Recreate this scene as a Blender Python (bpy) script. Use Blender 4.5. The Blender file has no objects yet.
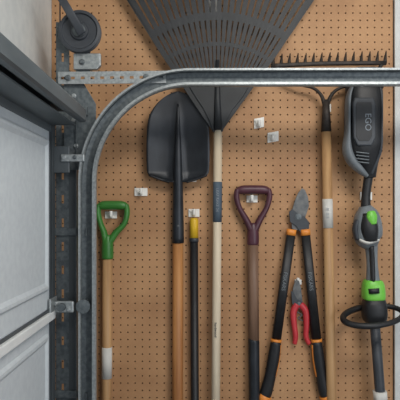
import bpy, math, random
from mathutils import Vector, Matrix
random.seed(4)
S=0.0035; D=1.9; CZ=1.75
HY=212; CAMZ=CZ-(HY-200)*S
scene=bpy.context.scene
try: scene.view_settings.view_transform='Standard'
except Exception: pass

def P(px,py,d=0.0):
    """photo measurement + real distance from the pegboard -> metres"""
    f=(D-d)/D
    return Vector(((px-200)*S*f,-d,CAMZ+(HY-py)*S*f))
def m(px,d=0.0): return px*S*(D-d)/D

# ------------------------------------------------------------ materials
def lin(c):
    return tuple(((x/255)/12.92 if x/255<=0.04045 else ((x/255+0.055)/1.055)**2.4) for x in c)+(1,)
def mat(name,c1,c2=None,rough=0.5,metal=0.0,scale=(20,20,20),bump=0.0,detail=4,lo=0.35,hi=0.65,bscale=None):
    M=bpy.data.materials.new(name); M.use_nodes=True
    nt=M.node_tree; b=nt.nodes['Principled BSDF']
    b.inputs['Roughness'].default_value=rough; b.inputs['Metallic'].default_value=metal
    tc=nt.nodes.new('ShaderNodeTexCoord'); mp=nt.nodes.new('ShaderNodeMapping')
    mp.inputs['Scale'].default_value=scale
    nz=nt.nodes.new('ShaderNodeTexNoise'); nz.inputs['Scale'].default_value=1; nz.inputs['Detail'].default_value=detail
    rp=nt.nodes.new('ShaderNodeValToRGB')
    rp.color_ramp.elements[0].color=lin(c1); rp.color_ramp.elements[1].color=lin(c2 or c1)
    rp.color_ramp.elements[0].position=lo; rp.color_ramp.elements[1].position=hi
    L=nt.links.new
    L(tc.outputs['Object'],mp.inputs['Vector']); L(mp.outputs['Vector'],nz.inputs['Vector'])
    L(nz.outputs['Fac'],rp.inputs['Fac']); L(rp.outputs['Color'],b.inputs['Base Color'])
    if bump:
        bp=nt.nodes.new('ShaderNodeBump'); bp.inputs['Strength'].default_value=bump; bp.inputs['Distance'].default_value=0.002
        L(nz.outputs['Fac'],bp.inputs['Height']); L(bp.outputs['Normal'],b.inputs['Normal'])
    return M
M_peg=mat('pegboard_hardboard',(166,123,85),(190,146,104),0.65,scale=(5,5,5),bump=0.05,detail=8)
M_drywall=mat('drywall_paint',(204,206,204),(214,215,212),0.8,scale=(30,30,30),bump=0.1)
M_back=mat('wall_hole_shade',(40,30,23),(52,40,31),0.9)  # dark wall colour stands in for the shade behind the peg holes
M_ceil=mat('ceiling_paint',(205,205,200),(215,215,210),0.9)
M_floor=mat('concrete',(110,110,108),(140,138,132),0.8,scale=(6,6,6),bump=0.2)
M_door=mat('door_painted_steel',(198,205,210),(206,213,217),0.48,scale=(60,60,60),bump=0.04)
M_doordk=mat('door_stile_steel',(66,72,76),(82,88,92),0.5,metal=0.2,scale=(15,15,5))
M_strut=mat('strut_steel',(92,101,106),(108,116,120),0.5,metal=0.3,scale=(12,4,12))
M_galv=mat('galvanised_steel',(140,146,148),(168,173,174),0.44,metal=0.55,scale=(120,120,120),bump=0.04,detail=3,lo=0.35,hi=0.65)
M_galvd=mat('galvanised_steel_dark',(84,91,95),(108,115,118),0.5,metal=0.5,scale=(90,90,90),bump=0.04)
M_seam=mat('seam_white',(220,223,223),(228,230,229),0.6)  # seam lip colour, paler than the door sections
M_black=mat('black_plastic',(21,22,25),(29,30,33),0.5,scale=(50,50,50))
M_rakebk=mat('rake_plastic',(30,33,36),(38,41,45),0.55,scale=(20,20,20))
M_blade=mat('black_coated_steel',(26,29,34),(46,50,56),0.42,metal=0.3,scale=(14,14,9),bump=0.1)
M_iron=mat('painted_iron',(40,36,34),(62,54,48),0.6,metal=0.3,scale=(60,60,60))
M_steel=mat('blade_steel',(82,84,86),(112,112,110),0.45,metal=0.6,scale=(40,40,40))
def wood(n,a,b): return mat(n,a,b,0.55,scale=(55,55,3.5),bump=0.08,lo=0.3,hi=0.7)
M_wood1=wood('wood_amber',(150,96,52),(188,132,78))
M_wood2=wood('wood_pale',(196,178,152),(216,202,178))
M_wood3=wood('wood_ash',(160,120,80),(192,152,106))
M_wood4=wood('wood_weathered',(104,78,62),(136,106,86))
M_green=mat('green_plastic',(52,112,46),(62,128,54),0.42)
M_lime=mat('lime_plastic',(108,190,66),(120,200,74),0.4)
M_purple=mat('purple_plastic',(70,36,48),(82,44,56),0.42)
M_yellow=mat('yellow_plastic',(216,174,40),(226,186,50),0.45)
M_orange=mat('orange_plastic',(218,130,48),(228,142,56),0.45)
M_red=mat('red_plastic',(182,46,54),(196,56,62),0.4)
M_grey=mat('grey_plastic',(106,112,117),(120,126,130),0.5)
M_dgrey=mat('dark_grey_plastic',(50,54,60),(60,64,70),0.5)
M_white=mat('white_plastic',(228,226,220),(236,234,228),0.5)
M_label=mat('label_paper',(200,198,192),(212,210,204),0.6)
M_bluegrey=mat('label_blue',(72,86,100),(88,102,114),0.6)
M_ink=mat('label_ink',(130,138,146),(140,148,156),0.6)

# ------------------------------------------------------------ builders
def root(name,loc):
    e=bpy.data.objects.new(name,None); e.empty_display_size=0.05; e.location=loc
    scene.collection.objects.link(e); return e
def link(o,parent):
    scene.collection.objects.link(o)
    if parent is not None:
        o.parent=parent; o.matrix_parent_inverse=Matrix.Translation(-Vector(parent.location))
def mesh(name,vs,fs,material,parent=None,smooth=False,bevel=0,solid=0,solid_off=0,seg=2,sub=0):
    me=bpy.data.meshes.new(name); me.from_pydata([tuple(v) for v in vs],[],fs)
    me.validate(); me.update()
    import bmesh
    bm=bmesh.new(); bm.from_mesh(me); bmesh.ops.recalc_face_normals(bm,faces=bm.faces); bm.to_mesh(me); bm.free()
    me.materials.append(material)
    if smooth:
        for p in me.polygons: p.use_smooth=True
    o=bpy.data.objects.new(name,me); link(o,parent)
    if sub:
        md=o.modifiers.new('sub','SUBSURF'); md.levels=sub; md.render_levels=sub
    if solid:
        md=o.modifiers.new('solid','SOLIDIFY'); md.thickness=solid; md.offset=solid_off
    if bevel:
        md=o.modifiers.new('bev','BEVEL'); md.width=bevel; md.segments=seg; md.limit_method='ANGLE'; md.angle_limit=math.radians(40)
    return o
def box(name,a,b,material,parent=None,bevel=0):
    x0,x1=sorted((a[0],b[0])); y0,y1=sorted((a[1],b[1])); z0,z1=sorted((a[2],b[2]))
    v=[(x0,y0,z0),(x1,y0,z0),(x1,y1,z0),(x0,y1,z0),(x0,y0,z1),(x1,y0,z1),(x1,y1,z1),(x0,y1,z1)]
    f=[(0,1,2,3),(4,5,6,7),(0,1,5,4),(1,2,6,5),(2,3,7,6),(3,0,4,7)]
    return mesh(name,v,f,material,parent,bevel=bevel)
def spline(pts,n=8):
    out=[]
    k=len(pts)
    for i in range(k-1):
        p0=pts[max(i-1,0)];p1=pts[i];p2=pts[i+1];p3=pts[min(i+2,k-1)]
        for j in range(n):
            t=j/n
            out.append(tuple(0.5*((2*b)+(-a+c)*t+(2*a-5*b+4*c-e)*t*t+(-a+3*b-3*c+e)*t**3) for a,b,c,e in zip(p0,p1,p2,p3)))
    out.append(tuple(pts[-1])); return out
def tube(name,pts,rad,material,parent=None,seg=14,closed=False,smooth=True,power=2.0):
    """sweep: rad = list of (in-plane, depth) radii"""
    pts=[Vector(p) for p in pts]; n=len(pts)
    if not isinstance(rad,(list,tuple)): rad=[rad]*n
    if isinstance(rad,tuple): rad=[rad]*n
    rad=[r if isinstance(r,(tuple,list)) else (r,r) for r in rad]
    vs=[];prev=None
    for i,p in enumerate(pts):
        if closed: t=(pts[(i+1)%n]-pts[i-1])
        else: t=pts[min(i+1,n-1)]-pts[max(i-1,0)]
        t.normalize()
        ref=Vector((0,1,0)) if prev is None else prev
        nn=ref-t*ref.dot(t)
        if nn.length<0.15: nn=Vector((0,0,1))-t*t.z
        nn.normalize(); prev=nn
        b=t.cross(nn)
        for k in range(seg):
            a=2*math.pi*k/seg; c=math.cos(a); s=math.sin(a)
            c=math.copysign(abs(c)**(2/power),c); s=math.copysign(abs(s)**(2/power),s)
            vs.append(p+b*(rad[i][0]*c)+nn*(rad[i][1]*s))
    fs=[]
    for i in range(n if closed else n-1):
        for k in range(seg):
            a=i*seg+k;b2=i*seg+(k+1)%seg;j=(i+1)%n
            fs.append((a,b2,j*seg+(k+1)%seg,j*seg+k))
    if not closed:
        fs.append(tuple(range(seg))); fs.append(tuple((n-1)*seg+k for k in range(seg)))
    o=mesh(name,vs,fs,material,parent)
    if smooth:
        for pl in o.data.polygons: pl.use_smooth=(len(pl.vertices)==4)
    return o
def ptube(name,pp,rad,material,parent,d=0.03,sm=0,**k):
    """pp: (px,py) or (px,py,d) ; rad in photo px at board"""
    q=[(a[0],a[1],a[2] if len(a)>2 else d) for a in pp]
    if not isinstance(rad,list): rad=[rad]*len(q)
    r=[x if isinstance(x,tuple) else (x,x) for x in rad]
    full=[a+b for a,b in zip(q,r)]
    if sm: full=spline(full,sm)
    return tube(name,[P(a[0],a[1],a[2]) for a in full],[(max(a[3],.05)*S,max(a[4],.05)*S) for a in full],material,parent,**k)
def poly(name,pp,d0,d1,material,parent,bevel=0,sm=0):
    if sm: pp=spline(list(pp)+[pp[0]],sm)[:-1]
    dm=(d0+d1)/2
    w=[P(a[0],a[1],dm) for a in pp]; n=len(w)
    vs=[(v.x,-d0,v.z) for v in w]+[(v.x,-d1,v.z) for v in w]
    fs=[tuple(range(n)),tuple(range(n,2*n))]+[(i,(i+1)%n,n+(i+1)%n,n+i) for i in range(n)]
    return mesh(name,vs,fs,material,parent,bevel=bevel)
def disc(name,c,axis,prof,material,parent,seg=32):
    """lathe: prof list of (radius, along axis)"""
    ax=Vector(axis).normalized(); u=ax.orthogonal().normalized(); w=ax.cross(u); c=Vector(c)
    vs=[];n=len(prof)
    for r,h in prof:
        for k in range(seg):
            a=2*math.pi*k/seg
            vs.append(c+ax*h+u*(r*math.cos(a))+w*(r*math.sin(a)))
    fs=[(i*seg+k,i*seg+(k+1)%seg,(i+1)*seg+(k+1)%seg,(i+1)*seg+k) for i in range(n-1) for k in range(seg)]
    fs.append(tuple(range(seg)));fs.append(tuple((n-1)*seg+k for k in range(seg)))
    return mesh(name,vs,fs,material,parent,bevel=0.0006)
def bolt(name,c,axis,r,material,parent,h=0.006):
    return disc(name,c,axis,[(r*1.5,0),(r*1.5,h*.3),(r,h*.35),(r,h)],material,parent,seg=6*3)
def text(name,s,loc,rot,size,material,parent):
    cu=bpy.data.curves.new(name,'FONT'); cu.body=s; cu.size=size; cu.extrude=0.0003
    cu.align_x='CENTER'; cu.align_y='CENTER'; cu.materials.append(material)
    o=bpy.data.objects.new(name,cu); o.location=loc; o.rotation_euler=rot; link(o,parent); return o

# ------------------------------------------------------------ room
XL=-0.52
box('floor',(XL-.1,.14,-.05),(2.6,-3.4,0),M_floor)
box('ceiling',(XL-.1,.14,2.8),(2.6,-3.4,2.85),M_ceil)
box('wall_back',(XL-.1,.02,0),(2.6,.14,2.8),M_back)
wl=root('wall_left',(XL-.05,-1.5,1.4))
box('jamb_near',(XL,.02,0),(XL-.1,-.34,2.8),M_drywall,wl)
box('header',(XL,-.34,1.975),(XL-.1,-3.4,2.8),M_drywall,wl)
box('jamb_far',(XL,-2.75,0),(XL-.1,-3.4,1.975),M_drywall,wl)
box('wall_back_drywall',(.688,.02,0),(2.6,.002,2.8),M_drywall)
box('trim_1',(.678,-.012,0.0),(.70,.002,2.8),M_drywall,bevel=.002)

# pegboard with real drilled holes
def pegboard():
    c=.0254; r=.0029; th=.006
    x0=-.519; nx=47; z0=.004; nz=98
    vs=[];fs=[]
    idx={}
    def V(k,co):
        if k not in idx: idx[k]=len(vs); vs.append(co)
        return idx[k]
    h=c/2
    for i in range(nx):
        for j in range(nz):
            cx=x0+(i+.5)*c; cz=z0+(j+.5)*c
            outer=[(2,1),(2,2),(1,2),(0,2),(0,1),(0,0),(1,0),(2,0)]
            o=[V((2*i+a,2*j+b),(x0+i*c+a*h,0,z0+j*c+b*h)) for a,b in outer]
            base=len(vs)
            for k in range(8):
                a=math.pi/4*k; vs.append((cx+r*math.cos(a),0,cz+r*math.sin(a)))
            for k in range(8):
                a=math.pi/4*k; vs.append((cx+r*math.cos(a),th,cz+r*math.sin(a)))
            for k in range(8):
                k2=(k+1)%8
                fs.append((o[k],o[k2],base+k2,base+k))
                fs.append((base+k,base+k2,base+8+k2,base+8+k))
    x1=x0+nx*c; z1=z0+nz*c
    b=len(vs); vs+= [(x0,0,z0),(x1,0,z0),(x1,0,z1),(x0,0,z1),(x0,th,z0),(x1,th,z0),(x1,th,z1),(x0,th,z1)]
    fs+=[(b,b+1,b+5,b+4),(b+1,b+2,b+6,b+5),(b+2,b+3,b+7,b+6),(b+3,b,b+4,b+7)]
    me=bpy.data.meshes.new('pegboard'); me.from_pydata(vs,[],fs); me.materials.append(M_peg)
    o=bpy.data.objects.new('pegboard',me); scene.collection.objects.link(o)
pegboard()

# ------------------------------------------------------------ garage door (left)
gd=root('garage_door',(-.465,-1.45,1.0))
XD=-.44; Y0=-.285; Y1=-2.70
secs=[(0.0,.40),(.40,.91),(.91,1.42),(1.42,1.98)]
for i,(za,zb) in enumerate(secs):
    box(f'section_{i+1}',(XD-.045,Y0,za+.004),(XD,Y1,zb-.004),M_door,gd,bevel=.004)
    box(f'end_stile_{i+1}',(XD,Y0-.001,za+.006),(XD+.004,Y0-.035,zb-.006),M_doordk,gd,bevel=.001)
    n=2; L=(abs(Y1-Y0)-.06)/n
    for k in range(n):
        ya=Y0-.05-k*L; yb=ya-L+.05; z1=za+.06; z2=zb-.06
        def rect(e,x):
            return [(x,ya-e,z1+e),(x,yb+e,z1+e),(x,yb+e,z2-e),(x,ya-e,z2-e)]
        vs=rect(0,XD+.0005)+rect(.008,XD+.007)+rect(.016,XD+.007)+rect(.026,XD+.0012)
        fs=[]
        for r_ in range(3):
            for q in range(4):
                a=r_*4+q; b_=r_*4+(q+1)%4; fs.append((a,b_,b_+4,a+4))
        fs.append((12,13,14,15))
        mesh(f'panel_{i+1}_{k+1}',vs,fs,M_door,gd,bevel=.001)
    if i<3:
        box(f'seam_lip_{i+1}',(XD,Y0-.01,zb-.026),(XD+.014,Y1,zb-.002),M_seam,gd,bevel=.003)
        box(f'seam_shade_{i+1}',(XD,Y0-.01,zb-.002),(XD+.004,Y1,zb+.006),M_doordk,gd)  # dark strip laid on as the shadow line between sections
box('end_channel_web',(XD-.045,Y0+.004,.01),(XD+.006,Y0,1.97),M_doordk,gd)
box('end_channel_lip',(XD+.006,Y0+.004,.01),(XD+.009,Y0-.03,1.97),M_doordk,gd)
# top strut (channel)
st_x=-.335; zt=CZ+.262
pts=[(XD,zt-.02),(XD+.012,zt-.008),(st_x-.02,zt-.008),(st_x-.012,zt),(st_x-.004,zt),(st_x,zt-.006),(st_x,zt-.036),(st_x-.006,zt-.040),(st_x-.02,zt-.040)]
vs=[];fs=[]
for (x,z) in pts: vs.append((x,-.305,z)); vs.append((x,Y1,z))
for i in range(len(pts)-1): fs.append((2*i,2*i+1,2*i+3,2*i+2))
mesh('top_strut',vs,fs,M_strut,gd,solid=.002)
box('strut_web',(XD,-.31,zt-.05),(st_x-.03,Y1,zt-.046),M_strut,gd)
box('strut_flange',(XD,-.31,zt-.07),(XD+.006,Y1,zt-.02),M_strut,gd,bevel=.001)

def hinge(n,py,big=True):
    z=P(0,py,.29).z
    box(f'hinge_plate_{n}',(XD+.004,-.275,z-.028),(XD+.012,-.34,z+.028),M_galv,gd,bevel=.002)
    box(f'hinge_arm_{n}',(XD+.004,-.292,z-.018),(XD+.068,-.302,z+.016),M_galv,gd,bevel=.004)
    tube(f'hinge_barrel_{n}',[(XD+.035,-.288,z),(XD+.035,-.325,z)],.0115,M_galvd,gd)
    disc(f'roller_{n}',(-.345,-.292,z),(0,-1,0),[(.012,0),(.021,.001),(.021,.010),(.006,.012)],M_galvd,gd)
    bolt(f'bolt_a_{n}',(XD+.015,-.302,z+.008),(0,-1,0),.0045,M_galv,gd)
    bolt(f'bolt_b_{n}',(XD+.053,-.302,z-.008),(0,-1,0),.0045,M_galv,gd)
hinge(1,306)
z_=P(0,158,.29).z
box('top_fixture',(XD+.004,-.29,z_-.045),(XD+.055,-.298,z_+.035),M_doordk,gd,bevel=.003)
box('top_fixture_slide',(XD+.03,-.298,z_-.012),(XD+.10,-.304,z_+.010),M_galv,gd,bevel=.003)
bolt('top_bolt_a',(XD+.04,-.304,z_),(0,-1,0),.005,M_galv,gd)
bolt('top_bolt_b',(XD+.072,-.304,z_+.001),(0,-1,0),.004,M_galvd,gd)

# ------------------------------------------------------------ door track
tk=root('garage_door_track',(-.333,-.30,1.2))
dt=.30
cx=P(87,0,dt).x; zh=P(0,77,dt).z; R=m(104,dt)
path=[(cx,.03),(cx,.6),(cx,1.2),(cx,zh-R)]
tang=[(0,1)]*4
for i in range(1,33):
    a=math.pi/2*i/32
    path.append((cx+R-R*math.cos(a),zh-R+R*math.sin(a))); tang.append((math.sin(a),math.cos(a)))
for x in (.3,.8,1.5,2.3): path.append((x,zh+.002*x)); tang.append((1,0))
def sweep(name,prof,material,solid):
    vs=[];fs=[];n_=len(prof)
    for (x,z),(tx,tz) in zip(path,tang):
        nx_,nz_=-tz,tx
        for a,y in prof: vs.append((x-nx_*a,-dt+.028+y,z-nz_*a))
    for i in range(len(path)-1):
        for k in range(n_-1):
            a=i*n_+k; fs.append((a,a+1,a+n_+1,a+n_))
    return mesh(name,vs,fs,material,tk,solid=solid)
sweep('track_outer_flange',[(-.0185,-.022),(-.0205,-.028),(-.0255,-.028),(-.0265,-.022),(-.0262,-.006)],M_galv,.0016)
sweep('track_web',[(-.0262,-.006),(-.022,.006),(-.010,.009),(.012,.009),(.020,.005),(.0225,-.004)],M_galvd,.0016)  # darker steel than the flanges: shade inside the channel put into the colour
sweep('track_inner_flange',[(.0225,-.004),(.0250,-.012),(.0250,-.026),(.022,-.030),(.0155,-.029),(.0140,-.023)],M_galv,.0016)
def perf_strip(name,p0,p1,w,y,material,parent,pitch=.025,slot=.011,sw=.006,flange=.02,flside=1):
    p0=Vector(p0);p1=Vector(p1); t=(p1-p0); L=t.length; t.normalize(); n=Vector((-t.y,t.x))
    k=int(L/pitch); pt=L/k; vs=[];fs=[]
    for i in range(k):
        c=p0+t*((i+.5)*pt); b=len(vs)
        for (a,h) in [(-pt/2,-w/2),(pt/2,-w/2),(pt/2,w/2),(-pt/2,w/2),(-slot/2,-sw/2),(slot/2,-sw/2),(slot/2,sw/2),(-slot/2,sw/2)]:
            q=c+t*a+n*h; vs.append((q.x,y,q.y))
        for q in range(4): fs.append((b+q,b+(q+1)%4,b+4+(q+1)%4,b+4+q))
    mesh(name,vs,fs,material,parent,solid=.0025)
    if flange:
        q0=p0+n*(w/2*flside);q1=p1+n*(w/2*flside)
        mesh(name+'_flange',[(q0.x,y,q0.y),(q1.x,y,q1.y),(q1.x,y+flange,q1.y),(q0.x,y+flange,q0.y)],[(0,1,2,3)],material,parent,solid=.0025)
a0=P(58,78,.27);a1=P(166,77,.27)
perf_strip('horizontal_angle',(a0.x,a0.z),(a1.x,a1.z),m(12,.27),-.268,M_galv,tk,pitch=.028,slot=.012,sw=.008,flside=1,flange=.022)
bolt('angle_bolt_1',(a0.x+.03,-.272,a0.z),(0,-1,0),.006,M_galvd,tk)
bolt('angle_bolt_2',(a1.x-.06,-.272,a1.z),(0,-1,0),.006,M_galvd,tk)
b1=P(62,22,.24)
perf_strip('vertical_angle',(b1.x+.002,.05),(b1.x+.002,b1.z),m(13,.24),-.238,M_galvd,tk,pitch=.07,slot=.026,sw=.007,flside=1,flange=.03)
q0=P(68.5,0,.245).x; q1=P(77,0,.245).x; ztop=P(0,100,.245).z
box('wall_angle_face',(q0,-.2385,.02),(q1,-.2405,ztop),M_doordk,tk)
box('wall_angle_edge',(q1,-.2385,.02),(q1+.0025,-.262,ztop),M_galvd,tk)
for i,py in enumerate((112,232,395)):
    q=P(66,py,.25)
    box(f'jamb_bracket_{i}',(XL,-.246,q.z-.012),(cx+.005,-.241,q.z+.012),M_galvd,tk,bevel=.002)
    box(f'jamb_bracket_foot_{i}',(XL,-.246,q.z-.02),(XL+.004,-.20,q.z+.02),M_galvd,tk)
    box(f'jamb_bracket_web_{i}',(cx-.012,-.27,q.z-.012),(cx-.006,-.242,q.z+.012),M_galvd,tk)
poly('flag_bracket',[(64,84),(84,84),(96,104),(96,128),(82,170),(64,170)],.250,.253,M_galvd,tk,bevel=.001)
for i,(x,y) in enumerate(((74,96),(74,120),(76,146))):
    bolt(f'flag_bolt_{i}',P(x,y,.254),(0,-1,0),.005,M_galv,tk)
box('ceiling_hanger',(1.6,-.262,zh),(1.63,-.258,2.8),M_galvd,tk)
box('ceiling_hanger_mid',(.95,-.262,zh),(.98,-.258,2.8),M_galvd,tk)

# ------------------------------------------------------------ cable pulley
pu=root('cable_pulley',P(80,32,.27))
c=P(80,32,.27); r=m(21,.27)
disc('sheave',c+Vector((0,.012,0)),(0,-1,0),[(r*.4,0),(r,.0),(r*1.0,.004),(r*.9,.008),(r*.9,.014),(r,.018),(r,.022),(r*.86,.024),(r*.80,.019),(r*.45,.019),(r*.40,.026),(r*.2,.027)],M_dgrey,pu,seg=40)
disc('hub',c+Vector((0,-.014,0)),(0,-1,0),[(r*.30,0),(r*.30,.004),(r*.16,.005),(r*.16,.010)],M_galvd,pu)
ptube('fork_strap',[(54,-14,.30),(66,6,.302),(82,34,.302)],[(3.4,.8)]*3,M_dgrey,pu,power=6)
ptube('cable',[(60,36,.27),(60,-60,.27)],.6,M_dgrey,pu)
poly('pulley_bracket',[(74,54),(101,54),(101,66),(97,70),(74,70)],.245,.262,M_galv,pu,bevel=.002)
bolt('bracket_bolt',P(82,62,.263),(0,-1,0),.006,M_galvd,pu)
box('bracket_stand',(P(76,0,.25).x,-.25,P(0,72,.25).z),(P(90,0,.25).x,-.244,P(0,30,.25).z),M_galvd,pu)

# ------------------------------------------------------------ white hooks
def hook(px,py,w=9,h=9,prong=.03,tilt=0):
    h0=root('pegboard_hook' ,P(px,py,0))
    poly('plate',[(px-w/2,py-h/2),(px+w/2,py-h/2+tilt),(px+w/2,py+h/2+tilt),(px-w/2,py+h/2)],.0002,.006,M_white,h0,bevel=.0012)
    ptube('prong',[(px,py+1,.004),(px,py+2,prong*.6),(px,py+1,prong),(px,py-4,prong+.003)],[(1.6,1.4)]*4,M_white,h0,sm=4,seg=8)
    ptube('prong_b',[(px-w*.3,py-h*.3,.005),(px-w*.3,py-h*.3,.010)],[(1.2,1.2)]*2,M_white,h0,seg=8)
    return h0
hook(259,124,10,10,.022,-2); hook(273,138,11,10,.022,-2)
hook(164,177,9,7,.02); hook(141,192,13,8,.026); hook(192,178,9,8,.02)
hook(252,199,11,7,.03); hook(194,213,11,8,.02); hook(111,215,12,7,.03)
hook(213,8,9,16,.02); hook(327,108,8,8,.02); hook(299,205,6,6,.012); hook(298,282,7,5,.01); hook(366,196,12,8,.045)

# ------------------------------------------------------------ round point shovel
sh=root('round_point_shovel',P(178,180,.03))
W=[(91.5,0.5),(93,6),(96,12),(101,18.5),(108,24.5),(116,28.8),(126,30.8),(140,31.4),(155,31.6),(168,31.2),(174,30),(177.5,25),(180,17),(182,9)]
W=spline(W,3); vs=[];nu=24
for (y,w) in W:
    for k in range(nu+1):
        u=-1+2*k/nu
        v=(y-92)/90
        dd=.022+.022*(abs(u)**2.2)*min(1,v*1.6+.15)+.012*(1-v)
        rib=max(0,1-abs(u)*w/(2.0+7.5*max(v,0)))
        dd+=.012*rib**.7*min(1,max(0,v*1.3-.1))
        if y>172: dd+=.010*((y-172)/10)
        vs.append(P(178+u*w,y,dd))
n=nu+1
fs=[(i*n+k,i*n+k+1,(i+1)*n+k+1,(i+1)*n+k) for i in range(len(W)-1) for k in range(nu)]
mesh('blade',vs,fs,M_blade,sh,smooth=True,solid=.002)
for sx in (-1,1):
    ptube('foot_step_%d'%(1 if sx<0 else 2),[(178+sx*29,175,.046),(178+sx*20,178.5,.044),(178+sx*9,182,.036)],[(1.3,2.6)]*3,M_blade,sh,sm=3,seg=8)
ptube('socket',[(178,104,.036),(178,128,.038),(178,150,.038),(178,175,.038),(178,190,.034),(178,238,.030),(178,241,.030)],[(.8,.8),(2.2,1.8),(3.4,3),(4.4,3.8),(5,4.8),(5.9,5.8),(5.9,5.8)],M_blade,sh,sm=4)
ptube('handle',[(178,236,.030),(177.5,560,.030)],5.3,M_wood1,sh)
bolt('rivet',P(178,226,.049),(0,-1,0),.003,M_steel,sh,h=.003)

# ------------------------------------------------------------ leaf rake
lr=root('leaf_rake',P(217,137,.05))
C=(217,138)
def ang(t): return math.radians(-33+68*t)
def pol(r,a): return (C[0]+r*math.sin(a),C[1]-r*math.cos(a))
def fan(name,r0,r1,t0,t1,d0,d1,nr=6,na=24,th=.003):
    vs=[]
    for i in range(nr+1):
        r=r0+(r1-r0)*i/nr; dd=d0+(d1-d0)*i/nr
        for k in range(na+1):
            a=ang(t0+(t1-t0)*k/na); q=pol(r,a); vs.append(P(q[0],q[1],dd))
    n=na+1
    fs=[(i*n+k,i*n+k+1,(i+1)*n+k+1,(i+1)*n+k) for i in range(nr) for k in range(na)]
    return mesh(name,vs,fs,M_rakebk,lr,solid=th)
fan('fan_web',10,68,0,1,.040,.045)
fan('fan_band_1',92,96,0,1,.0475,.048,1,th=.0032)
fan('fan_band_2',118,126,.0,1,.050,.051,1,th=.0032)
fan('fan_rib',66,69,0,1,.0455,.046,1,th=.005)
NT=25
for i in range(NT):
    tc=(i+.5)/NT; hw=.37/NT
    r_end=212-20*abs(tc-.5)
    prof_=[(60,.045),(90,.048),(130,.052),(165,.054),(190,.052),(r_end-6,.035),(r_end,.006)]
    vs=[]
    for r_,dd in prof_:
        shr=1 if r_<170 else .7
        for q in (-hw*shr,hw*shr):
            p=pol(r_,ang(tc+q)); vs.append(P(p[0],p[1],dd))
    fs=[(2*k,2*k+1,2*k+3,2*k+2) for k in range(len(prof_)-1)]
    mesh(f'tine_{i+1}',vs,fs,M_rakebk,lr,solid=.003)
poly('edge_left',[pol(8,ang(0)),pol(100,ang(-.012)),pol(200,ang(0)),pol(200,ang(.015)),pol(60,ang(.06)),pol(20,ang(.4))],.046,.052,M_rakebk,lr)
poly('edge_right',[pol(8,ang(1)),pol(100,ang(1.012)),pol(200,ang(1)),pol(200,ang(.985)),pol(60,ang(.94)),pol(20,ang(.6))],.046,.052,M_rakebk,lr)
poly('yoke',[(189,87),(249,87),(243,97),(232,111),(226,122),(222.5,132),(213,132),(209,121),(203,109),(195,97)],.038,.056,M_rakebk,lr,bevel=.002)
ptube('yoke_rib',[(217.5,60,.054),(217.5,100,.058),(217.8,130,.05)],[(1.5,1.5),(3,2.5),(4.6,4.6)],M_rakebk,lr)
ptube('handle',[(218,130,.045),(214.5,560,.045)],4.2,M_wood2,lr)
ptube('handle_label',[(217.6,182,.045),(217.2,222,.045)],4.45,M_bluegrey,lr)
text('handle_marks','LEAF RAKE 24',P(217.2,200,.0625),(math.radians(90),math.radians(90),0),.013,M_ink,lr)
text('handle_marks_b','hardwood',P(215.6,330,.0605),(math.radians(90),math.radians(90),0),.012,M_dgrey,lr)

# ------------------------------------------------------------ bow rake
br=root('bow_rake',P(328,100,.04))
ptube('head_bar',[(271,66,.045),(300,64.5,.045),(330,63.5,.045),(386,63,.045)],[(2.0,2.0)]*4,M_iron,br,sm=3,power=4)
for i in range(15):
    x=273+i*(112/14); y0=66-3*(i/14)
    ptube(f'tine_{i+1}',[(x,y0,.045),(x+.3,y0-5,.042),(x+1.2,y0-12,.03)],[(1.9,1.8),(1.5,1.4),(.5,.5)],M_iron,br,sm=3,seg=8)
ptube('bow_left',[(277,66,.045),(286,78,.045),(300,84.5,.045),(313,88,.045),(321,95,.042),(325,106,.040)],[1.7,1.6,1.5,1.5,1.7,2.2],M_iron,br,sm=6)
ptube('bow_right',[(382,64,.045),(372,77,.045),(356,84,.045),(340,88,.045),(331.5,95,.042),(327,106,.040)],[1.7,1.6,1.5,1.5,1.7,2.2],M_iron,br,sm=6)
ptube('ferrule',[(326,100,.040),(326.2,132,.040)],[(3.2,3.2),(5,5)],M_iron,br)
ptube('handle',[(326.2,130,.040),(331.5,400,.040),(334.5,560,.040)],4.8,M_wood3,br)
ptube('label',[(327.4,199,.040),(328.1,228,.040)],5.05,M_label,br)
text('label_marks','|||  ||| ||',P(327.8,213,.0595),(math.radians(90),math.radians(90),0),.012,M_ink,br)

# ------------------------------------------------------------ D-handled tools
def dgrip(par,material,cx_,ytop,wid,ybot,ysock,xb,d):
    hw=wid/2
    ptube('grip_bar',[(cx_-hw,ytop+1.5,d),(cx_-hw*.7,ytop,d),(cx_,ytop-.3,d),(cx_+hw*.7,ytop,d),(cx_+hw,ytop+1.5,d)],[(2.6,2.6),(4.2,4.2),(4.4,4.4),(4.2,4.2),(2.6,2.6)],material,par,sm=4)
    for s in (-1,1):
        ptube('grip_arm_l' if s<0 else 'grip_arm_r',[(cx_+s*(hw-1),ytop-1,d),(cx_+s*hw,ytop+7,d),(cx_+s*(hw*.82),ytop+18,d),(cx_*.5+xb*.5+s*hw*.42,ytop+(ybot-ytop)*.72,d),(xb+s*1.5,ybot,d)],[(2.6,3.4),(2.9,3.6),(2.7,3.8),(3.2,4.2),(3.6,4.8)],material,par,sm=5)
    ptube('grip_socket',[(xb,ybot-8,d),(xb,ybot,d),(xb,ysock-2,d),(xb,ysock,d)],[(3.5,3.5),(5.6,5.6),(5.9,5.9),(5.0,5.0)],material,par,sm=3)
gs=root('garden_spade',P(107,240,.03))
dgrip(gs,M_green,112.5,205.5,29,243,259,107.5,.030)
ptube('handle',[(107.5,256,.030),(106.5,400,.030),(106,470,.030)],4.8,M_wood3,gs)
ptube('label',[(107,347,.030),(106.8,378,.030)],5.1,M_label,gs)
ptube('socket',[(106,465,.030),(106,500,.030)],[5.8,6.5],M_blade,gs)
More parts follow.
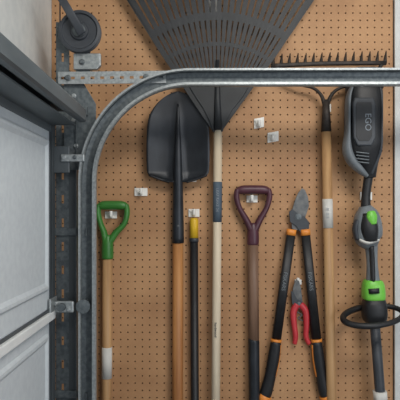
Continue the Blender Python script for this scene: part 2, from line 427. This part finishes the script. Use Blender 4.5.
poly('blade',[(80,498),(132,498),(133,560),(128,585),(106,594),(84,585),(79,560)],.024,.030,M_blade,gs,bevel=.001)
ds=root('drain_spade',P(253,240,.03))
dgrip(ds,M_purple,253,190,33,231,245,253,.030)
ptube('handle',[(253,243,.030),(253.8,345,.030)],5.3,M_wood4,ds)
ptube('socket',[(253.6,338,.030),(253.8,342,.030),(254.2,400,.030),(254.5,450,.030)],[5.2,5.5,5.4,6.5],M_blade,ds)
poly('blade',[(238,445),(271,445),(269,540),(254,560),(239,540)],.022,.030,M_blade,ds,bevel=.001)

# ------------------------------------------------------------ thin pole (stands on the floor)
tp=root('extension_pole',P(194,230,.02))
ptube('yellow_tip',[(194,218,.020),(194,220,.020),(194,238,.020)],[3,4.2,4.2],M_yellow,tp)
e=P(195.8,560,.02)
tube('pole',[P(194,237,.020),e,(e.x+.003,-.02,.001)],4.0*S,M_black,tp)
ptube('collar',[(194,238,.020),(194,242,.020)],4.6,M_dgrey,tp)

# ------------------------------------------------------------ loppers
lp=root('bypass_loppers',P(297,215,.025))
poly('cutting_blade',[(302,188),(305,190),(308,197),(309,206),(306,215),(303,224),(300,231),(292,229),(291,219),(292,210),(295,200),(298,193)],.019,.023,M_steel,lp,bevel=.0008)
poly('hook_blade',[(289,212),(292,209),(296,212),(300,216),(304,216),(309,222),(309,232),(302,235),(296,226),(290,222)],.024,.029,M_dgrey,lp,bevel=.001)
bolt('pivot',P(298,217,.029),(0,-1,0),.008,M_galvd,lp)
def lopper_arm(n,a,b,s):
    def L_(t,off=0): return (a[0]+(b[0]-a[0])*t+off,a[1]+(b[1]-a[1])*t,.024)
    ptube(f'collar_{n}',[L_(-.03),L_(.008)],[(4.8,3.8)]*2,M_orange,lp,power=3)
    ptube(f'arm_{n}',[L_(.0),L_(.66)],[(4.4,3.3),(4.6,3.4)],M_black,lp,power=3.5)
    ptube(f'ring_{n}',[L_(.665),L_(.685)],[(5.4,4.6)]*2,M_orange,lp)
    ptube(f'grip_{n}',[L_(.68),L_(.78),L_(.9,s*1),L_(1,s*3),L_(1.05,s*5)],[(5.2,4.8),(6,5.2),(5.6,5),(6.2,5.4),(5,4.5)],M_black,lp,sm=4)
    ptube(f'grip_inlay_{n}',[L_(.70,-s*4.6),L_(.8,-s*5.2),L_(.9,-s*4)],[(1.0,2.5)]*3,M_orange,lp,sm=3)
    ptube(f'grip_end_{n}',[L_(1.02,s*3),L_(1.07,s*5.5)],[(6.5,5.8),(5,4.5)],M_orange,lp)
    q=P(*L_(.3)[:2],.0365)
    text(f'marks_{n}','FISKARS',q,(math.radians(90),math.atan2((b[1]-a[1]),(b[0]-a[0])),0),.018,M_grey,lp)
lopper_arm(1,(291,234),(269,392),-1)
lopper_arm(2,(305.5,234),(322,392),1)

# ------------------------------------------------------------ pruners
pr=root('hand_pruner',P(299,305,.02))
poly('cutting_blade',[(296,279),(299,281),(301,288),(302,297),(303,306),(296,306),(293,298),(292.5,290),(294,284)],.016,.019,M_steel,pr,bevel=.0006)
poly('counter_blade',[(291,291),(293.5,292),(297,299),(303,302),(305,308),(296,309),(292,303)],.019,.024,M_dgrey,pr,bevel=.0006)
bolt('pivot',P(299,304,.024),(0,-1,0),.005,M_galvd,pr,h=.004)
ptube('grip_left',[(297,304,.019),(293.5,312,.019),(294,324,.019),(295.5,336,.019),(294.5,344,.019)],[(3.5,2.8),(3.4,3),(2.9,3),(2.7,3),(2.2,2.4)],M_red,pr,sm=5)
ptube('grip_right',[(300,304,.019),(305.5,311,.019),(306.5,324,.019),(306,336,.019),(309,344,.019)],[(3.5,2.8),(3.4,3),(2.9,3),(2.7,3),(2.2,2.4)],M_red,pr,sm=5)
ptube('spring',[(297,312,.019),(302,315,.019),(298,318,.019),(303,321,.019)],.6,M_steel,pr,sm=4,seg=6)

# ------------------------------------------------------------ string trimmer
sT=root('string_trimmer',P(370,200,.08))
d=.075
ptube('motor_housing',[(364,84,d),(364,88,d),(363.5,98,d),(363,125,d),(363.5,145,d),(366,158,d),(369,170,d),(370,178,d)],
      [(12,12),(15.5,15),(16.5,17),(16.5,17.5),(16.5,17),(12.5,13),(7,8),(5,5)],M_black,sT,sm=5,seg=28,power=3.2)
ptube('housing_rim_left',[(351,88,.10),(348,100,.105),(347.5,130,.105),(347,148,.10),(351,160,.10),(360,170,.095),(367,176,.09)],
      [(1.6,7),(2.0,7),(2.2,7),(4.2,8),(4.6,8),(3.6,6),(2,3)],M_grey,sT,sm=5,seg=14)
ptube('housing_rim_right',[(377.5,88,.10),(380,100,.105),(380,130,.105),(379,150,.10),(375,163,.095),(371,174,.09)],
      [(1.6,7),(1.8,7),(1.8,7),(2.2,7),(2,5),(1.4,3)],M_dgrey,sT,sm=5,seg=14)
ptube('battery_cap',[(364,70,d),(364,74,d),(364,86,d),(364,90,d)],[(12,12),(15,15),(16.5,16),(16.5,16)],M_dgrey,sT,sm=3,seg=28,power=3.5)
for i in range(4):
    ptube(f'vent_{i}',[(356,152+i*3.2,.130-.003*i),(369,153.5+i*3.2,.130-.003*i)],[(.6,.8)]*2,M_grey,sT,seg=6)
poly('face_panel',[(354,98),(373,98),(375,104),(375,138),(371,146),(357,146),(353,138),(352,104)],.12,.1385,M_dgrey,sT,bevel=.004)
poly('face_inset',[(357,102),(371,102),(372,106),(372,136),(369,141),(359,141),(356,136),(356,106)],.1385,.1400,M_black,sT,bevel=.001)
text('housing_mark','EGO',P(368,122,.1405),(math.radians(90),math.radians(90),0),.028,M_ink,sT)
ptube('shaft_upper',[(369.5,170,d),(366,195,d),(366,214,d)],[(4.6,4.6),(4.2,4.2),(5.5,5.5)],M_black,sT,sm=5)
ptube('grip_body',[(365,206,d),(366.5,214,d),(367.5,226,d),(368,238,d),(371,246,d)],[(5,6),(10.5,11),(13,12),(12.5,12),(7,7)],M_grey,sT,sm=5,seg=22,power=2.8)
ptube('grip_core',[(367,214,.09),(368,228,.094),(369,240,.09)],[(6,9),(8.5,11),(7,9)],M_black,sT,sm=4,seg=18,power=3)
ptube('trigger',[(371,212,.118),(372,217,.124),(373,224,.122)],[(3.8,3),(5,3),(3.4,3)],M_lime,sT,sm=4)
ptube('trigger_guard',[(357,220,.09),(355,229,.09),(357,240,.09)],[(2,4),(2.6,5),(2,4)],M_dgrey,sT,sm=4)
ptube('cuff_light',[(360,240,.10),(368,243,.112),(378,240,.10)],[(1.6,3)]*3,M_label,sT,sm=4)
ptube('neck',[(371,242,d),(372,262,d),(373,284,d)],[(6.5,6.5),(5.2,5.4),(6.8,6.8)],M_grey,sT,sm=4)
ptube('neck_stripe',[(371.5,246,.096),(372.5,264,.093),(373,282,.096)],[(2.4,2.4)]*3,M_black,sT,sm=4)
ptube('green_collar',[(373,280,d),(373,285,d),(373.5,297,d),(373.5,300,d)],[(8,8),(10,10),(10.5,10.5),(9,9)],M_lime,sT,sm=3,power=3,seg=20)
ptube('collar_band',[(373,288,.098),(373.4,293,.098)],[(5.5,5.5)]*2,M_black,sT,power=3)
ptube('loop_clamp',[(373.5,298,d),(374,304,d),(374.5,318,d),(375,324,d)],[(9,9),(11,12),(11,12),(7,7)],M_black,sT,sm=3,power=3,seg=20)
loop=[];rad=[]
for i in range(40):
    a=2*math.pi*i/40
    x=373+30*math.cos(a); y=316+10*math.sin(a)-2*math.cos(a)
    loop.append(P(x,y,.105+.062*math.sin(a)))
    rad.append((.0105,.0105) if math.cos(a)<.2 else (.009,.009))
tube('loop_handle',loop,rad,M_black,sT,closed=True,seg=12)
ptube('shaft_lower',[(374.5,320,d),(380,392,d),(386,560,d)],[(4.8,4.8),(4.8,4.8),(4.8,4.8)],M_dgrey,sT)
ptube('shaft_clip',[(379.8,391,d),(380.6,402,d)],[(6.2,6.2)]*2,M_label,sT,power=3)
ptube('head',[(386,556,d),(386,580,d)],[(8,8),(13,13)],M_black,sT)
ptube('hanger_rod',[(356,232,.001),(356,232,.06)],1.6,M_steel,sT,seg=8)
ptube('hanger_rod_b',[(379,232,.001),(379,232,.06)],1.6,M_steel,sT,seg=8)

# ------------------------------------------------------------ lights, world, camera
def area(name,loc,target,size,power,col):
    l=bpy.data.lights.new(name,'AREA'); l.shape='RECTANGLE'; l.size=size[0]; l.size_y=size[1]; l.energy=power; l.color=col
    o=bpy.data.objects.new(name,l); o.location=loc
    o.rotation_euler=(Vector(target)-Vector(loc)).to_track_quat('-Z','Y').to_euler(); scene.collection.objects.link(o)
area('ceiling_light',(.55,-1.4,2.74),(.3,-.3,1.4),(.9,.4),22,(1,.96,.90))
area('daylight_opening',(1.7,-2.9,1.7),(-.2,-.2,1.7),(1.4,1.6),27,(.90,.95,1))
w=bpy.data.worlds.new('world'); scene.world=w; w.use_nodes=True
bg=w.node_tree.nodes['Background']; bg.inputs[0].default_value=(.84,.90,1,1); bg.inputs[1].default_value=.30
cam=bpy.data.cameras.new('camera'); cam.lens=36*D/(400*S); cam.sensor_width=36; cam.shift_y=(HY-200)/400
co=bpy.data.objects.new('camera',cam); co.location=(0,-D,CAMZ); co.rotation_euler=(math.pi/2,0,0)
scene.collection.objects.link(co); scene.camera=co
